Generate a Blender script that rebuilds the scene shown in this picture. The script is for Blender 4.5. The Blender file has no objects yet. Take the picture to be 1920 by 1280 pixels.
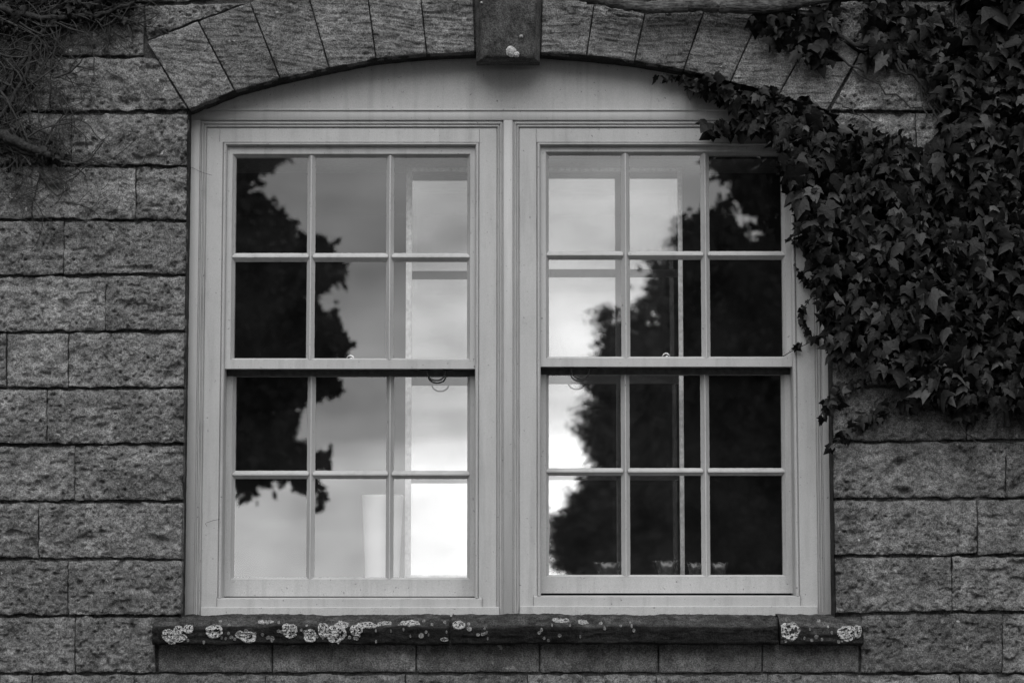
import bpy, math, random
import numpy as np
from mathutils import Vector, Matrix
random.seed(7); rng = np.random.RandomState(11)
S = bpy.context.scene; COL = S.collection

# ---------------------------------------------------------------- camera
D = 7.9; FPX = 4500.0; TH = math.radians(5.8); CZ = 1.6
cd = bpy.data.cameras.new('camera'); cam = bpy.data.objects.new('camera', cd); COL.objects.link(cam)
cam.location = (0, -D, CZ); cam.rotation_euler = (math.pi/2 + TH, 0, 0)
cd.sensor_width = 36; cd.lens = FPX/1920*36; cd.clip_start = .1; cd.clip_end = 3000
cd.dof.use_dof = True; cd.dof.focus_distance = 8.0; cd.dof.aperture_fstop = 4.0
S.camera = cam
# ---------------------------------------------------------------- sky, sun, exposure
SUN_EL, SUN_AZ = 50.0, 181.0                 # overcast: a broad soft sun in front of the wall
W = bpy.data.worlds.new('World'); S.world = W; W.use_nodes = True
nt = W.node_tree; nt.nodes.clear(); N = nt.nodes.new; L = nt.links.new
def wmath(op, a, b=None):
    n = N('ShaderNodeMath'); n.operation = op
    for i, v in enumerate((a, b)):
        if v is None: continue
        if isinstance(v, (int, float)): n.inputs[i].default_value = v
        else: L(v, n.inputs[i])
    return n.outputs[0]
sky = N('ShaderNodeTexSky'); sky.sky_type = 'NISHITA'; sky.sun_disc = False
sky.sun_elevation = math.radians(SUN_EL); sky.sun_rotation = math.radians(SUN_AZ)
hsv = N('ShaderNodeHueSaturation'); hsv.inputs['Saturation'].default_value = 0; L(sky.outputs[0], hsv.inputs['Color'])
bg1 = N('ShaderNodeBackground'); bg1.inputs[1].default_value = .15; L(hsv.outputs[0], bg1.inputs[0])
tc = N('ShaderNodeTexCoord'); sep = N('ShaderNodeSeparateXYZ'); L(tc.outputs['Generated'], sep.inputs[0])
mp = N('ShaderNodeMapping'); mp.inputs['Scale'].default_value = (9, 9, 34); mp.inputs['Location'].default_value = (3.1, 0, 1.75)
L(tc.outputs['Generated'], mp.inputs[0])
nz = N('ShaderNodeTexNoise'); nz.inputs['Scale'].default_value = 1.0; nz.inputs['Detail'].default_value = 4; nz.inputs['Roughness'].default_value = .45
L(mp.outputs[0], nz.inputs['Vector'])
ramp = N('ShaderNodeValToRGB'); cr = ramp.color_ramp               # cloud brightness against height above the horizon
zz = wmath('ADD', sep.outputs[2], wmath('MULTIPLY', wmath('SUBTRACT', nz.outputs[0], .5), .035))
zr = wmath('MULTIPLY', zz, 5.0); L(zr, ramp.inputs[0])
pts = [(0, .50), (.13, .50), (.22, .51), (.27, .45), (.30, .30), (.38, .20), (.44, .27), (.49, .30), (.58, .22), (.70, .165), (.86, .165), (1, .20)]
cr.elements[0].position = 0; cr.elements[1].position = 1
for p, v in pts[1:-1]: cr.elements.new(p)
for e, (p, v) in zip(sorted(cr.elements, key=lambda e: e.position), pts): e.position = p; e.color = (v, v, v, 1)
xg = wmath('ADD', 1.0, wmath('MULTIPLY', sep.outputs[0], 8.0))
xg = wmath('MAXIMUM', wmath('MINIMUM', xg, 1.2), .8)
cl = wmath('MULTIPLY', ramp.outputs[0], xg)
side = wmath('MULTIPLY', wmath('SUBTRACT', wmath('ABSOLUTE', sep.outputs[0]), .18), 5.0)   # dimming added to the sky outside the reflected patch, cuts fill on the wall
sc_ = N('ShaderNodeClamp'); L(side, sc_.inputs[0]); back = N('ShaderNodeClamp'); L(wmath('MULTIPLY', sep.outputs[1], 8.0), back.inputs[0])
cl = wmath('MULTIPLY', cl, wmath('SUBTRACT', 1.0, wmath('MULTIPLY', wmath('MAXIMUM', sc_.outputs[0], back.outputs[0]), .65)))
mp3 = N('ShaderNodeMapping'); mp3.inputs['Scale'].default_value = (26, 26, 48); L(tc.outputs['Generated'], mp3.inputs[0])
nz3 = N('ShaderNodeTexNoise'); nz3.inputs['Scale'].default_value = 1.0; nz3.inputs['Detail'].default_value = 3; L(mp3.outputs[0], nz3.inputs['Vector'])
cl = wmath('MULTIPLY', cl, wmath('ADD', .45, wmath('MULTIPLY', nz3.outputs[0], 1.1)))
cl = wmath('MULTIPLY', cl, wmath('ADD', .75, wmath('MULTIPLY', nz.outputs[0], .5)))
bg2 = N('ShaderNodeBackground'); L(cl, bg2.inputs[0]); bg2.inputs[1].default_value = 4.0
msk = wmath('MULTIPLY', wmath('SUBTRACT', .42, sep.outputs[2]), 5.0)
mk = N('ShaderNodeClamp'); L(msk, mk.inputs[0])
mx = N('ShaderNodeMixShader'); L(mk.outputs[0], mx.inputs[0]); L(bg1.outputs[0], mx.inputs[1]); L(bg2.outputs[0], mx.inputs[2])
ow = N('ShaderNodeOutputWorld'); L(mx.outputs[0], ow.inputs[0])
sd = bpy.data.lights.new('sun', 'SUN'); sd.energy = 1.5; sd.angle = math.radians(60); sd.color = (1, 1, 1)
so = bpy.data.objects.new('sun', sd); COL.objects.link(so)
sdir = Vector((math.sin(math.radians(SUN_AZ))*math.cos(math.radians(SUN_EL)), math.cos(math.radians(SUN_AZ))*math.cos(math.radians(SUN_EL)), math.sin(math.radians(SUN_EL))))
so.rotation_euler = sdir.to_track_quat('Z', 'Y').to_euler()
S.view_settings.view_transform = 'Standard'; S.view_settings.look = 'None'
S.view_settings.exposure = .38; S.view_settings.gamma = 1

# ---------------------------------------------------------------- photo pixel -> point on the plane y = d
ct, st = math.cos(TH), math.sin(TH)
def P(u, v, d=0.0):
    x = (u-960)/FPX; y = (640-v)/FPX
    t = (d+D)/(ct - y*st)
    return x*t, CZ + t*(st + y*ct)
def PX(u, v, d=0.0): return P(u, v, d)[0]
def PZ(v, d=0.0): return P(960, v, d)[1]

# ---------------------------------------------------------------- noise
def _h(ix, iy, s):
    n = (ix.astype(np.int64)*374761393 + iy.astype(np.int64)*668265263 + s*982451653) & 0xffffffff
    n = ((n ^ (n >> 13))*1274126177) & 0xffffffff
    n = (n ^ (n >> 16)) & 0xffffffff
    return n/4294967295.0
def vn(x, y, s=0):
    x = np.asarray(x, float); y = np.asarray(y, float)
    ix = np.floor(x); iy = np.floor(y); fx = x-ix; fy = y-iy
    fx = fx*fx*(3-2*fx); fy = fy*fy*(3-2*fy)
    a = _h(ix, iy, s); b = _h(ix+1, iy, s); c = _h(ix, iy+1, s); d = _h(ix+1, iy+1, s)
    return (a*(1-fx)+b*fx)*(1-fy) + (c*(1-fx)+d*fx)*fy
def fbm(x, y, s=0, o=3):
    r = 0; a = .5; f = 1
    for k in range(o): r = r + a*(vn(x*f, y*f, s+k*17)-.5); a *= .5; f *= 2.03
    return r

# ---------------------------------------------------------------- scene helpers
class G:
    def __init__(s): s.v = []; s.f = []; s.n = 0; s.t = []
    def add(s, v, f, tone=.5):
        v = np.asarray(v, float).reshape(-1, 3); s.v.append(v); f = np.asarray(f)
        s.f.append(f + s.n); s.n += len(v)
        s.t.append(np.full(len(v), tone) if np.isscalar(tone) else np.asarray(tone))
    def quad(s, a, b, c, d): s.add([a, b, c, d], [[0, 1, 2, 3]])
    def grid(s, A, tone=.5, flip=False):               # A: (n,m,3)
        n, m = A.shape[:2]; i = np.arange(n*m).reshape(n, m)
        f = np.stack([i[:-1, :-1], i[:-1, 1:], i[1:, 1:], i[1:, :-1]], -1).reshape(-1, 4)
        if flip: f = f[:, ::-1]
        s.add(A.reshape(-1, 3), f, tone)
    def box(s, x0, x1, y0, y1, z0, z1):
        v = [(x, y, z) for x in (x0, x1) for y in (y0, y1) for z in (z0, z1)]
        s.add(v, [[0, 1, 3, 2], [4, 6, 7, 5], [0, 4, 5, 1], [2, 3, 7, 6], [0, 2, 6, 4], [1, 5, 7, 3]])
    def tube(s, pts, rad, k=6, tone=.5):
        pts = [Vector(p) for p in pts]; n = len(pts); V = []
        for i, p in enumerate(pts):
            t = (pts[min(i+1, n-1)] - pts[max(i-1, 0)]).normalized()
            a = t.cross(Vector((.13, 1, .07))); a = a.normalized() if a.length > 1e-4 else Vector((1, 0, 0)); b = t.cross(a)
            r = rad[i] if hasattr(rad, '__len__') else rad
            for j in range(k):
                q = 2*math.pi*j/k; V.append(p + (a*math.cos(q) + b*math.sin(q))*r)
        F = [[i*k+j, i*k+(j+1) % k, (i+1)*k+(j+1) % k, (i+1)*k+j] for i in range(n-1) for j in range(k)]
        s.add([tuple(v) for v in V], F, tone)
    def build(s, name, mat, parent=None, smooth=False, loc=None):
        v = np.concatenate(s.v); me = bpy.data.meshes.new(name)
        o0 = np.array(loc if loc is not None else (0, 0, 0), float)
        if parent is not None and loc is None: o0 = np.array(parent.matrix_basis.translation)
        if parent is not None and parent.parent is not None: o0 = o0 + np.array(parent.parent.matrix_basis.translation) if loc is None else o0
        v = v - o0
        me.vertices.add(len(v)); me.vertices.foreach_set('co', v.astype(np.float32).ravel())
        lens = np.concatenate([np.full(len(f), f.shape[1]) for f in s.f]); loops = np.concatenate([f.ravel() for f in s.f])
        me.loops.add(len(loops)); me.loops.foreach_set('vertex_index', loops.astype(np.int32))
        me.polygons.add(len(lens)); st_ = np.concatenate([[0], np.cumsum(lens)[:-1]])
        me.polygons.foreach_set('loop_start', st_.astype(np.int32)); me.polygons.foreach_set('loop_total', lens.astype(np.int32))
        me.update(calc_edges=True); me.validate()
        if smooth: me.polygons.foreach_set('use_smooth', np.ones(len(lens), bool))
        at = me.attributes.new('tone', 'FLOAT', 'POINT'); at.data.foreach_set('value', np.concatenate(s.t).astype(np.float32))
        me.materials.append(mat)
        o = bpy.data.objects.new(name, me); COL.objects.link(o)
        if parent is not None: o.parent = parent
        elif loc is not None: o.location = loc
        return o
def tag(o, label=None, cat=None, group=None, kind=None):
    if label: o['label'] = label
    if cat: o['category'] = cat
    if group: o['group'] = group
    if kind: o['kind'] = kind
    return o
def empty(name, loc, label, cat, group=None):
    o = bpy.data.objects.new(name, None); COL.objects.link(o); o.location = loc; o.empty_display_size = .1
    return tag(o, label, cat, group)

# ---------------------------------------------------------------- materials
class M:
    def __init__(s, name):
        s.m = bpy.data.materials.new(name); s.m.use_nodes = True; s.t = s.m.node_tree
        s.b = s.t.nodes['Principled BSDF']; s.c = s.t.nodes.new('ShaderNodeTexCoord')
    def n(s, k, **a):
        n = s.t.nodes.new(k)
        for q, v in a.items():
            if q in n.inputs: n.inputs[q].default_value = v
            else: setattr(n, q, v)
        return n
    def l(s, a, b): s.t.links.new(a, b)
    def noise(s, sc, det=4, ro=.6, scale=(1, 1, 1)):
        mp = s.n('ShaderNodeMapping'); mp.inputs['Scale'].default_value = scale; s.l(s.c.outputs['Object'], mp.inputs[0])
        x = s.n('ShaderNodeTexNoise'); x.inputs['Scale'].default_value = sc; x.inputs['Detail'].default_value = det; x.inputs['Roughness'].default_value = ro
        s.l(mp.outputs[0], x.inputs['Vector']); return x.outputs[0]
    def math(s, op, a, b):
        x = s.n('ShaderNodeMath', operation=op)
        for i, v in enumerate((a, b)):
            if isinstance(v, (int, float)): x.inputs[i].default_value = v
            else: s.l(v, x.inputs[i])
        return x.outputs[0]
    def ramp(s, v, a, b, c0=0., c1=1.):
        x = s.n('ShaderNodeMapRange'); x.inputs[1].default_value = a; x.inputs[2].default_value = b; x.inputs[3].default_value = c0; x.inputs[4].default_value = c1
        s.l(v, x.inputs[0]); return x.outputs[0]
    def mix(s, f, a, b):
        x = s.n('ShaderNodeMix', data_type='FLOAT')
        for i, v in ((0, f), (2, a), (3, b)):
            if isinstance(v, (int, float)): x.inputs[i].default_value = v
            else: s.l(v, x.inputs[i])
        return x.outputs[0]
    def tone(s):
        a = s.n('ShaderNodeAttribute'); a.attribute_name = 'tone'; return a.outputs['Fac']
    def fin(s, col, rough=.8, bumps=(), spec=.3):
        if isinstance(col, (int, float)): s.b.inputs['Base Color'].default_value = (col, col, col, 1)
        else: s.l(col, s.b.inputs['Base Color'])
        s.b.inputs['Roughness'].default_value = rough; s.b.inputs['Specular IOR Level'].default_value = spec
        prev = None
        for h, dist, stg in bumps:
            bm = s.n('ShaderNodeBump'); bm.inputs['Distance'].default_value = dist; bm.inputs['Strength'].default_value = stg; s.l(h, bm.inputs['Height'])
            if prev: s.l(prev, bm.inputs['Normal'])
            prev = bm.outputs[0]
        if prev: s.l(prev, s.b.inputs['Normal'])
        return s.m
def stone_mat(name, base, var=.55, speck=True, bump=1.0, tr=(.55, 1.45)):
    m = M(name); t = m.tone()
    big = m.noise(7, 4, .6); mid = m.noise(32, 6, .72); fine = m.noise(220, 3, .7)
    c = m.math('MULTIPLY', m.ramp(big, .32, .68, .60, 1.36), m.ramp(mid, .36, .64, 1-var*.85, 1+var*.85))
    c = m.math('MULTIPLY', c, m.ramp(fine, .36, .64, .45, 1.55))
    c = m.math('MULTIPLY', c, m.ramp(t, 0, 1, *tr))
    c = m.math('MULTIPLY', c, base)
    if speck:
        sp = m.math('MULTIPLY', m.ramp(m.noise(38, 3, .55), .655, .69), m.ramp(m.noise(5, 2, .5), .45, .6)); c = m.mix(sp, c, .42)
    gr = m.math('MULTIPLY', m.ramp(m.noise(330, 2, .5), .62, .70), .22 if speck else .06); c = m.math('ADD', c, m.math('MULTIPLY', gr, base*4))
    vor = m.n('ShaderNodeTexVoronoi'); vor.inputs['Scale'].default_value = 130; m.l(m.c.outputs['Object'], vor.inputs['Vector'])
    pit = m.ramp(vor.outputs['Distance'], .05, .35)
    pm = m.ramp(m.noise(30, 3, .6), .5, .6); pit = m.mix(pm, 1., pit)
    c = m.math('MULTIPLY', c, m.ramp(pit, 0, 1, .55, 1))
    return m.fin(c, .95, [(mid, .008*bump, .9), (fine, .007*bump, 1), (pit, .003*bump, .7)], .15)
m_stone = stone_mat('weathered_stone', .165)
m_vous = stone_mat('tooled_stone', .17, .4)
m_key = stone_mat('dark_smooth_stone', .07, .55, False, .4)
m_sill = stone_mat('dark_sill_stone', .024, .6, False, 1.2, (.4, 4.2))
m_apron = stone_mat('smooth_stone', .15, .45, True, .8)
m_mortar = stone_mat('old_mortar', .09, .5, False, 1)
m_reveal = stone_mat('shade_dark_stone', .045, .5, False, 1)  # stone darkened so the shade under the arch sits in its colour
def paint_mat():
    m = M('grey_painted_wood')
    n1 = m.noise(3, 3, .5); n2 = m.noise(40, 4, .6, (1, 1, .12)); n3 = m.noise(420, 2, .6)
    c = m.math('MULTIPLY', m.ramp(n1, .3, .7, .94, 1.06), m.ramp(n2, .3, .7, .955, 1.045))
    c = m.math('MULTIPLY', c, m.ramp(n3, .3, .7, .86, 1.14))
    d = m.math('MULTIPLY', m.ramp(m.noise(90, 3, .6), .675, .71), .55); c = m.math('MULTIPLY', c, m.math('SUBTRACT', 1., d))
    c = m.math('MULTIPLY', c, m.ramp(m.noise(26, 4, .6, (1, 1, .07)), .52, .68, 1, .86))
    c = m.math('MULTIPLY', c, m.ramp(m.noise(9, 5, .7), .55, .72, 1, .90))
    c = m.math('MULTIPLY', c, .41)
    return m.fin(c, .5, [(n2, .0015, .5), (n3, .0006, .4)], .35)
m_paint = paint_mat()
def flat_mat(name, c, r=.7, sc=60, v=.25, bump=.001, spec=.3, metal=0):
    m = M(name); n = m.noise(sc, 4, .6); k = m.math('MULTIPLY', m.ramp(n, .3, .7, 1-v, 1+v), c)
    mm = m.fin(k, r, [(n, bump, .6)], spec); m.b.inputs['Metallic'].default_value = metal; return mm
m_lining = flat_mat('interior_paint', .16)
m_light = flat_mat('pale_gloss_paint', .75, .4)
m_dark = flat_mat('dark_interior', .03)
m_metal = flat_mat('dark_metal', .05, .35, metal=1)
m_brass = flat_mat('polished_brass', .7, .25, metal=1)
m_vase = flat_mat('white_ceramic', .5, .3, 20, .03)
m_dish = flat_mat('frosted_glass', .045, .15, 90, .5, .004, .8)
m_lichen = flat_mat('pale_lichen', .34, .95, 200, .7, .006)
def bark_mat():
    m = M('ivy_bark'); n = m.noise(160, 5, .7, (.13, 1, 1)); k = m.noise(25, 4, .6)
    return m.fin(m.math('MULTIPLY', m.math('MULTIPLY', m.ramp(n, .35, .65, .25, 1.9), m.ramp(k, .3, .7, .4, 1.4)), .085), .95, [(n, .008, 1), (k, .01, .8)], .1)
m_bark = bark_mat()
m_twig = flat_mat('dry_twig', .032, .85, 90, .5, .003)
m_limb = flat_mat('dark_bark', .022, .9, 120, .8, .008)
m_shade_crack = flat_mat('shade_crack_wood', .05, .6, 50, .5, .002)  # dark tone for the painted shade between the sashes and for hairline cracks
m_lawn = flat_mat('mown_lawn', .03, .95, 2, .4, .02)
m_path = flat_mat('gravel_ground', .04, .95, 60, .5, .01)
m_treeleaf = flat_mat('tree_foliage', .05, .8, 3, .4, .001)
m_trunk = flat_mat('tree_bark', .06, .9, 12, .5, .03)
def leaf_mat():
    m = M('ivy_leaf'); t = m.tone(); n = m.noise(60, 3, .6)
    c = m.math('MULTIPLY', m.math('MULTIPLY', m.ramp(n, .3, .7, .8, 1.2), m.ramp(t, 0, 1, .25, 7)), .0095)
    return m.fin(c, .5, [(n, .004, .8)], .2)
m_leaf = leaf_mat()
def glass_mat(name, R):
    m = bpy.data.materials.new(name); m.use_nodes = True; t = m.node_tree; t.nodes.clear()
    a = t.nodes.new('ShaderNodeBsdfTransparent'); g = t.nodes.new('ShaderNodeBsdfGlossy'); g.inputs['Roughness'].default_value = 0
    x = t.nodes.new('ShaderNodeMixShader'); x.inputs[0].default_value = R; o = t.nodes.new('ShaderNodeOutputMaterial')
    t.links.new(a.outputs[0], x.inputs[1]); t.links.new(g.outputs[0], x.inputs[2]); du = t.nodes.new('ShaderNodeBsdfDiffuse'); du.inputs[0].default_value = (.6, .6, .6, 1); y = t.nodes.new('ShaderNodeMixShader')   # patchy pale haze mixed in to lift the blacks
    dn = t.nodes.new('ShaderNodeTexNoise'); dn.inputs['Scale'].default_value = 6; dn.inputs['Detail'].default_value = 6; dr = t.nodes.new('ShaderNodeMapRange')
    dr.inputs[1].default_value = .35; dr.inputs[2].default_value = .7; dr.inputs[3].default_value = .004; dr.inputs[4].default_value = .015; dc = t.nodes.new('ShaderNodeTexCoord')
    t.links.new(dc.outputs['Object'], dn.inputs['Vector']); t.links.new(dn.outputs[0], dr.inputs[0]); t.links.new(dr.outputs[0], y.inputs[0])
    t.links.new(x.outputs[0], y.inputs[1]); t.links.new(du.outputs[0], y.inputs[2]); t.links.new(y.outputs[0], o.inputs[0])
    nn = t.nodes.new('ShaderNodeTexNoise'); nn.inputs['Scale'].default_value = 7; tcc = t.nodes.new('ShaderNodeTexCoord'); t.links.new(tcc.outputs['Object'], nn.inputs['Vector'])
    bb = t.nodes.new('ShaderNodeBump'); nn.inputs['Detail'].default_value = 0; bb.inputs['Distance'].default_value = .00005; bb.inputs['Strength'].default_value = 1; t.links.new(nn.outputs[0], bb.inputs['Height']); t.links.new(bb.outputs[0], g.inputs['Normal'])
    a.inputs[0].default_value = (.98, .98, .98, 1); g.inputs[0].default_value = (1, 1, 1, 1); return m
m_glass = glass_mat('window_glass', .20); m_glass2 = glass_mat('double_glazing', .43)

# ================================================================ SETTING
g = G(); g.quad((-400, -900, 0), (400, -900, 0), (400, 12, 0), (-400, 12, 0)); tag(g.build('lawn', m_lawn), kind='structure')
g = G(); g.quad((-9, -4, .004), (9, -4, .004), (9, .02, .004), (-9, .02, .004)); tag(g.build('gravel_path', m_path), kind='structure')

# ================================================================ STONE WALL
wall = empty('stone_wall', (0, 0, 0), 'weathered coursed stone wall with an arched opening round the white window', 'wall')
def resample(a, b, n): return np.linspace(a, b, n)
def block(g, q, kind='rough', sp=.0029, inset=(3.0, .9, 3.0, .9), world=False, off=None, tone=None, seed=None):
    """q: TL,TR,BR,BL in photo pixels on the wall plane; inset top,right,bottom,left in px"""
    seed = rng.randint(1, 9999) if seed is None else seed
    q = [np.array(P(*p) if not world else p, float) for p in q]
    k = 1/570.; it, ir, ib, il = [i*k for i in inset]
    TL, TR, BR, BL = q
    un = lambda a, b: (b-a)/max(np.linalg.norm(b-a), 1e-6)
    TL, TR, BR, BL = (TL + un(TL, TR)*il + un(TL, BL)*it, TR + un(TR, TL)*ir + un(TR, BR)*it,
                      BR + un(BR, BL)*ir + un(BR, TR)*ib, BL + un(BL, BR)*il + un(BL, TL)*ib)
    wd = max(np.linalg.norm(TR-TL), np.linalg.norm(BR-BL)); hg = max(np.linalg.norm(BL-TL), np.linalg.norm(BR-TR))
    nu = max(4, int(wd/sp)); nv = max(4, int(hg/sp))
    u = np.linspace(0, 1, nu+1)[None, :]; v = np.linspace(0, 1, nv+1)[:, None]
    X = (TL[0]*(1-u)+TR[0]*u)*(1-v) + (BL[0]*(1-u)+BR[0]*u)*v
    Z = (TL[1]*(1-u)+TR[1]*u)*(1-v) + (BL[1]*(1-u)+BR[1]*u)*v
    dl = u*wd + 0*v; dr = (1-u)*wd + 0*v; dt = v*hg + 0*u; db = (1-v)*hg + 0*u
    # ragged arrises
    amp = .0035 if kind == 'rough' else .0016
    ez = np.exp(-np.minimum(dt, db)/.02); ex = np.exp(-np.minimum(dl, dr)/.02)
    Z = Z + ez*fbm(X*28, Z*3, seed, 4)*amp*4.2; X = X + ex*fbm(X*3, Z*30, seed+5, 3)*amp*1.7
    if kind == 'rough':
        h = fbm(X*7, Z*9, seed, 3)*.016 - np.clip(fbm(X*11-Z*9, X*5+Z*16, seed+71, 2)-.13, 0, 1)*.10 + fbm(X*40+Z*12, Z*40-X*9, seed+3, 3)*.012 + fbm(X*115, Z*110, seed+9, 2)*.011
        pn = vn(X*88, Z*80, seed+31); h -= np.clip(pn-.68, 0, 1)*.034*(vn(X*6, Z*7, seed+33) > .35)
        pn = vn(X*24+fbm(X*60, Z*60, 4)*1.5, Z*34, seed+37); h -= np.clip(pn-.80, 0, 1)*.055
        ed = .0095*np.exp(-dt/.010) + .0035*np.exp(-db/.004) + .004*np.exp(-dl/.005) + .004*np.exp(-dr/.005)
    elif kind == 'tooled':
        a = math.radians(random.uniform(-2, 18)); ca, sa = math.cos(a), math.sin(a)
        A = X*ca - Z*sa; B = X*sa + Z*ca
        h = fbm(X*9, Z*9, seed, 3)*.006 + (fbm(A*13, B*118, seed+3, 2)*.011 + fbm(X*70, Z*75, seed+6, 2)*.008)*(.4+1.1*vn(X*9, Z*9, seed+8)) + fbm(X*110, Z*115, seed+9, 2)*.004
        pn = vn(A*35, B*80, seed+31); h -= np.clip(pn-.76, 0, 1)*.022
        ed = .003*(np.exp(-dt/.005) + np.exp(-db/.004) + np.exp(-dl/.005) + np.exp(-dr/.005))
    else:
        h = fbm(X*6, Z*8, seed, 3)*.007 + fbm(X*40, Z*50, seed+3, 3)*.005
        ed = .004*(np.exp(-dt/.006) + np.exp(-db/.005) + np.exp(-dl/.004) + np.exp(-dr/.004))
    h = h - ed + (off if off is not None else rng.uniform(-.003, .004))
    A3 = np.stack([X, -h, Z], -1)
    tn = rng.uniform(.27, .73) if tone is None else tone
    T = np.clip(tn + fbm(X*4, Z*5, seed+50, 2)*.6 + np.clip((Z-1.9)*.14, -.12, .08), 0, 1)
    g.grid(A3, T.ravel(), flip=True)
    n, m = X.shape
    ring = [(0, j) for j in range(m)] + [(i, m-1) for i in range(1, n)] + [(n-1, j) for j in range(m-2, -1, -1)] + [(i, 0) for i in range(n-2, 0, -1)]
    R = np.array([A3[i, j] for i, j in ring]); R = np.concatenate([R, R[:1]])
    B3 = R.copy(); B3[:, 1] = .045
    g.grid(np.stack([R, B3]), .35)
stone = G()
# left of the window: courses by their top/bottom lines (px, at x=0 and at the jamb)
JL = lambda y: 352 - (y-215)*.0125           # left edge of opening
CL = [(-110, -112), (6, 4), (106, 106), (209, 211), (309, 311), (411, 413), (516, 515), (623, 620), (728, 727), (834, 832), (940, 939), (1047, 1048), (1154, 1154)]
VL = {1: [118, 270], 2: [30, 94], 3: [-20, 133], 4: [-90, 60, 254], 5: [-160, 119], 6: [198], 7: [12, 127], 8: [-60, 88], 9: [-100, 140], 10: [72], 11: [-80, 127]}
XL = -190
def yl(c, x, xr=345.): return c[0] + (c[1]-c[0])*x/xr
for i in range(1, 12):
    ca, cb = CL[i], CL[i+1]; vs = [XL] + sorted(VL[i])
    ends = [None]
    for k, x in enumerate(vs):
        x1 = vs[k+1] if k+1 < len(vs) else None
        if x1 is None:
            if i == 1: x1t = 270; x1b = 287; continue
            elif i == 2: block(stone, [(x, yl(ca, x)), (291, 106), (353, 207), (x, yl(cb, x))], inset=(3, .8, 3, 1)); continue
            else: x1t, x1b = JL(ca[1]), JL(cb[1])
        else: x1t = x1b = x1
        block(stone, [(x, yl(ca, x)), (x1t, yl(ca, x1t)), (x1b, yl(cb, x1b)), (x, yl(cb, x))])
block(stone, [(270, 8), (462, 5), (371, 38), (275, 75)], inset=(2, 1, 1.5, 1))
block(stone, [(232, 76), (275, 76), (288, 106), (232, 106)], inset=(0, 1, 3, 0)) if False else None
# top band above the arch
for x0, x1 in [(-190, -20), (-20, 160), (160, 330), (330, 520), (520, 700), (700, 888)]:
    block(stone, [(x0, -112), (x1, -112), (x1, np.interp(x1, [331, 520, 700, 888], [5, -15, -54, -68])), (x0, np.interp(x0, [331, 520, 700, 888], [5, -15, -54, -68]))])
for x0, x1 in [(1018, 1200), (1200, 1390), (1390, 1560), (1560, 1740), (1740, 1920), (1920, 2110)]:
    block(stone, [(x0, -112), (x1, -112), (x1, np.interp(x1, [1018, 1200, 1390, 1440], [-68, -53, -10, 0])), (x0, np.interp(x0, [1018, 1200, 1390, 1440], [-68, -53, -10, 0]))])
# right of the window
JR = lambda y: 1553 + (y-215)*.0145
CR = [(-112, -112), (0, 0), (104, 104), (208, 209), (312, 312), (415, 415), (518, 518), (621, 620), (724, 722), (828, 826), (936, 934), (1043, 1040), (1151, 1145)]
VR = {1: [1650, 1790, 1930], 2: [1760, 1890], 3: [1718, 1850], 4: [1660, 1800, 1960], 5: [1750, 1900], 6: [1640, 1840], 7: [1733, 1880], 8: [1813, 2000], 9: [1887], 10: [1833], 11: [1785, 1990]}
def yr(c, x): return c[0] + (c[1]-c[0])*(x-1563)/357.
for i in range(1, 12):
    ca, cb = CR[i], CR[i+1]; vs = [None] + sorted(VR[i]) + [2110]
    for k in range(len(vs)-1):
        x0, x1 = vs[k], vs[k+1]
        if x0 is None:
            if i == 1: block(stone, [(1443, 2), (x1, 0), (x1, 104), (1616, 98)]); continue
            elif i == 2: block(stone, [(1612, 104), (x1, 104), (x1, yr(cb, x1)), (1556, 208)], inset=(3, 1, 3, 2)); continue
            a, b = JR(ca[0]), JR(cb[0])
        else: a = b = x0
        block(stone, [(a, yr(ca, a)), (x1, yr(ca, x1)), (x1, yr(cb, x1)), (b, yr(cb, b))])
# either side of the sill, apron below it and the courses under that
block(stone, [(XL, 1154), (140, 1154), (140, 1262), (XL, 1262)]); block(stone, [(140, 1154), (290, 1154), (292, 1262), (140, 1262)])
block(stone, [(1616, 1150), (1880, 1147), (1880, 1262), (1614, 1262)]); block(stone, [(1880, 1147), (2110, 1145), (2110, 1262), (1880, 1262)])
for ra, yt in [([-190, 60, 250, 497, 760, 990, 1230, 1440, 1560, 1800, 2110], 1262), ([-190, 160, 380, 640, 860, 1100, 1340, 1640, 1900, 2110], 1366)]:
    for a, b in zip(ra, ra[1:]): block(stone, [(a, yt), (b, yt), (b, yt+104), (a, yt+104)], sp=.004)
# far from the photograph: the same courses, coarser
def far(x0, x1, z0, z1, sh=0):
    r = 0; z = z1
    while z > z0 + .02:
        zb = max(z-.184, z0); x = x0 - (.25 if (r+sh) % 2 else 0)
        while x < x1 - .01:
            w = rng.uniform(.3, .52); a = max(x, x0); b = min(x+w, x1)
            if x1-b < .08: b = x1
            if b-a > .02: block(stone, [(a, z), (b, z), (b, zb), (a, zb)], sp=.02, world=True)
            x = b if b == x1 else x+w
        z = zb; r += 1
x_l, x_r = P(-190, 640)[0], P(2110, 640)[0]; z_t = P(960, -112)[1]; z_b = P(960, 1470)[1]
far(-5, x_l-.004, z_b, z_t); far(x_r+.004, 5, z_b, z_t, 1); far(-5, 5, .0, z_b); far(-5, 5, z_t, 5.2, 1)
stone.build('stonework', m_stone, wall, smooth=True)
ap = G()
for a, b in [(295, 510), (510, 780), (780, 1012), (1012, 1235), (1235, 1430), (1430, 1612)]:
    block(ap, [(a, 1200), (b, 1200), (b, 1262), (a, 1262)], 'smooth', inset=(0, 1.6, 3, 1.6), off=-.008, tone=rng.uniform(.45, .62))
ap.build('apron_course', m_apron, wall, smooth=True)
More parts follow.
